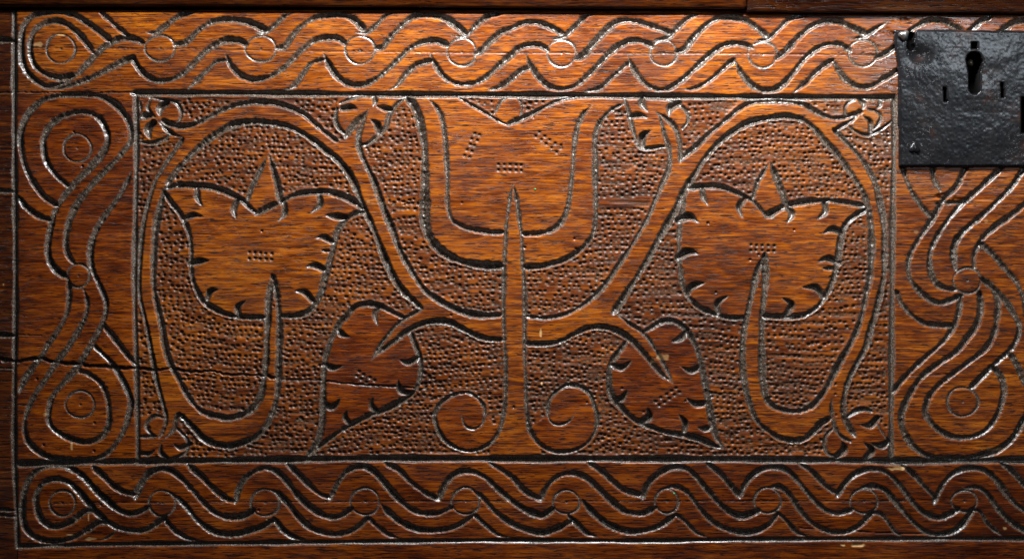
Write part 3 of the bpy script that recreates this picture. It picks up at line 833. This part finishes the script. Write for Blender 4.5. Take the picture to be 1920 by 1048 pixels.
corner = np.minimum(seg_sd(PXX, PYY, (1709, 58), (1707, 76), 6.5), np.hypot((PXX - 1707) / 0.8, PYY - 88) - 9)
holes = [('keyhole', key), ('lock_hole', sq), ('lock_slot', sl1), ('lock_slot', sl2), ('lock_window', win), ('nail_hole', corner)]
hmin = np.minimum.reduce([h for _, h in holes])
ph = np.where(hmin < 1.6, ph - np.clip(1 - hmin / 1.6, 0, 1) * 1.0, ph)
def cells(a): return (a[:-1, :-1] + a[1:, 1:] + a[1:, :-1] + a[:-1, 1:]) / 4
inside = cells(sd) > 0
hole_c = cells(hmin) < 0
pmask = inside & ~hole_c
def plate_shell(name, mask, X, Y, H, floor_d):
    """top faces plus real side walls down to floor_d along every open edge"""
    ny, nx = X.shape
    fi, fj = np.nonzero(mask); v00 = fi * nx + fj
    quads = [tuple(q) for q in np.stack([v00, v00 + nx, v00 + nx + 1, v00 + 1], 1)]
    off = nx * ny
    M = np.pad(mask, 1)
    c = M[1:-1, 1:-1]
    for (di, dj, e) in ((-1, 0, (0, 1)), (1, 0, (nx + 1, nx)), (0, -1, (nx, 0)), (0, 1, (1, nx + 1))):
        nb = M[1 + di:M.shape[0] - 1 + di, 1 + dj:M.shape[1] - 1 + dj]
        for i, j in zip(*np.nonzero(c & ~nb)):
            v = i * nx + j
            quads.append((v + e[0], v + e[1], v + e[1] + off, v + e[0] + off))
    q = np.array(quads)
    used, inv = np.unique(q.ravel(), return_inverse=True)
    XA = np.concatenate([X.ravel(), X.ravel()]); YA = np.concatenate([Y.ravel(), Y.ravel()]); HA = np.concatenate([H.ravel(), np.full(off, floor_d)])
    co = np.stack([(XA[used] - CX) * S, -HA[used] * S, (CZ - YA[used]) * S + 0.62], 1)
    me = bpy.data.meshes.new(name)
    me.from_pydata(co.tolist(), [], inv.reshape(-1, 4).tolist()); me.update()
    sm = np.zeros(len(me.polygons), bool); sm[:len(fi)] = True
    me.polygons.foreach_set('use_smooth', sm)
    return me
plate = link('lock_plate', plate_shell('lock_plate', pmask, PXX, PYY, ph, -2.0), [IRON], chest, 'black pitted iron lock plate with keyhole')
# the insides of the openings: each a real pocket behind the plate
for nm, h in holes:
    hc = (cells(h) < 1.5) & inside
    pocket = np.where(h < 0.4, -34.0, -1.0)
    if nm in ('nail_hole',): pocket = np.where(h < 0.4, -16.0, -1.0)
    me = grid_mesh(nm, hc, PXX, PYY, pocket, {})
    link(nm, me, [VOID], plate)
def dome(name, x, y, d, r, h, mat, par, lab=None, rough=0.15, n=20, m=7, seed=1, sq=2.0):
    rr = np.random.default_rng(seed)
    vs, fs = [W(x, y, d + h)], []
    for i in range(1, m + 1):
        t = i / m
        for k in range(n):
            a = 2 * math.pi * k / n
            q = r * math.sin(t * math.pi / 2) * (1 + rough * 0.35 * math.sin(3 * a + seed) )
            vs.append(W(x + q * math.cos(a), y + q * math.sin(a), d + h * math.cos(t * math.pi / 2) ** (2 / sq) + (rr.normal(0, rough * .4) if i < m else -3)))
    for k in range(n): fs.append((0, 1 + k, 1 + (k + 1) % n))
    for i in range(m - 1):
        for k in range(n):
            a = 1 + i * n + k; b = 1 + i * n + (k + 1) % n
            fs.append((a, a + n, b + n, b))
    me = bpy.data.meshes.new(name); me.from_pydata(vs, [], [f[::-1] for f in fs]); me.update()
    for f in me.polygons: f.use_smooth = True
    return link(name, me, [mat], par, lab)
dome('nail', 1692, 69, 12, 9.5, 9, STEEL, plate, 'bright worn nail head at the bent corner of the lock plate', 0.5, seed=4)
dome('rivet', 1713, 279, 6, 10, 4.5, IRON, plate, 'raised iron rivet near the lower corner', 0.5, seed=6)
dome('rivet', 1939, 279, 6, 10, 4.5, IRON, plate, None, 0.5, seed=8)
dome('key_pin', 1823.5, 116.5, -16, 6.5, 7, BRASS, plate, 'round pin inside the keyhole', 0.3, seed=5)
dome('paint_fleck', 1003.5, 355, 0.2, 1.9, 0.7, GREEN, objs['tulip'], 'tiny green paint fleck', 0.3, 10, 3)
dome('paint_fleck', 1264, 925, 0.2, 2.0, 0.7, GREEN, objs['bottom_border'], 'tiny green paint fleck', 0.3, 10, 3)
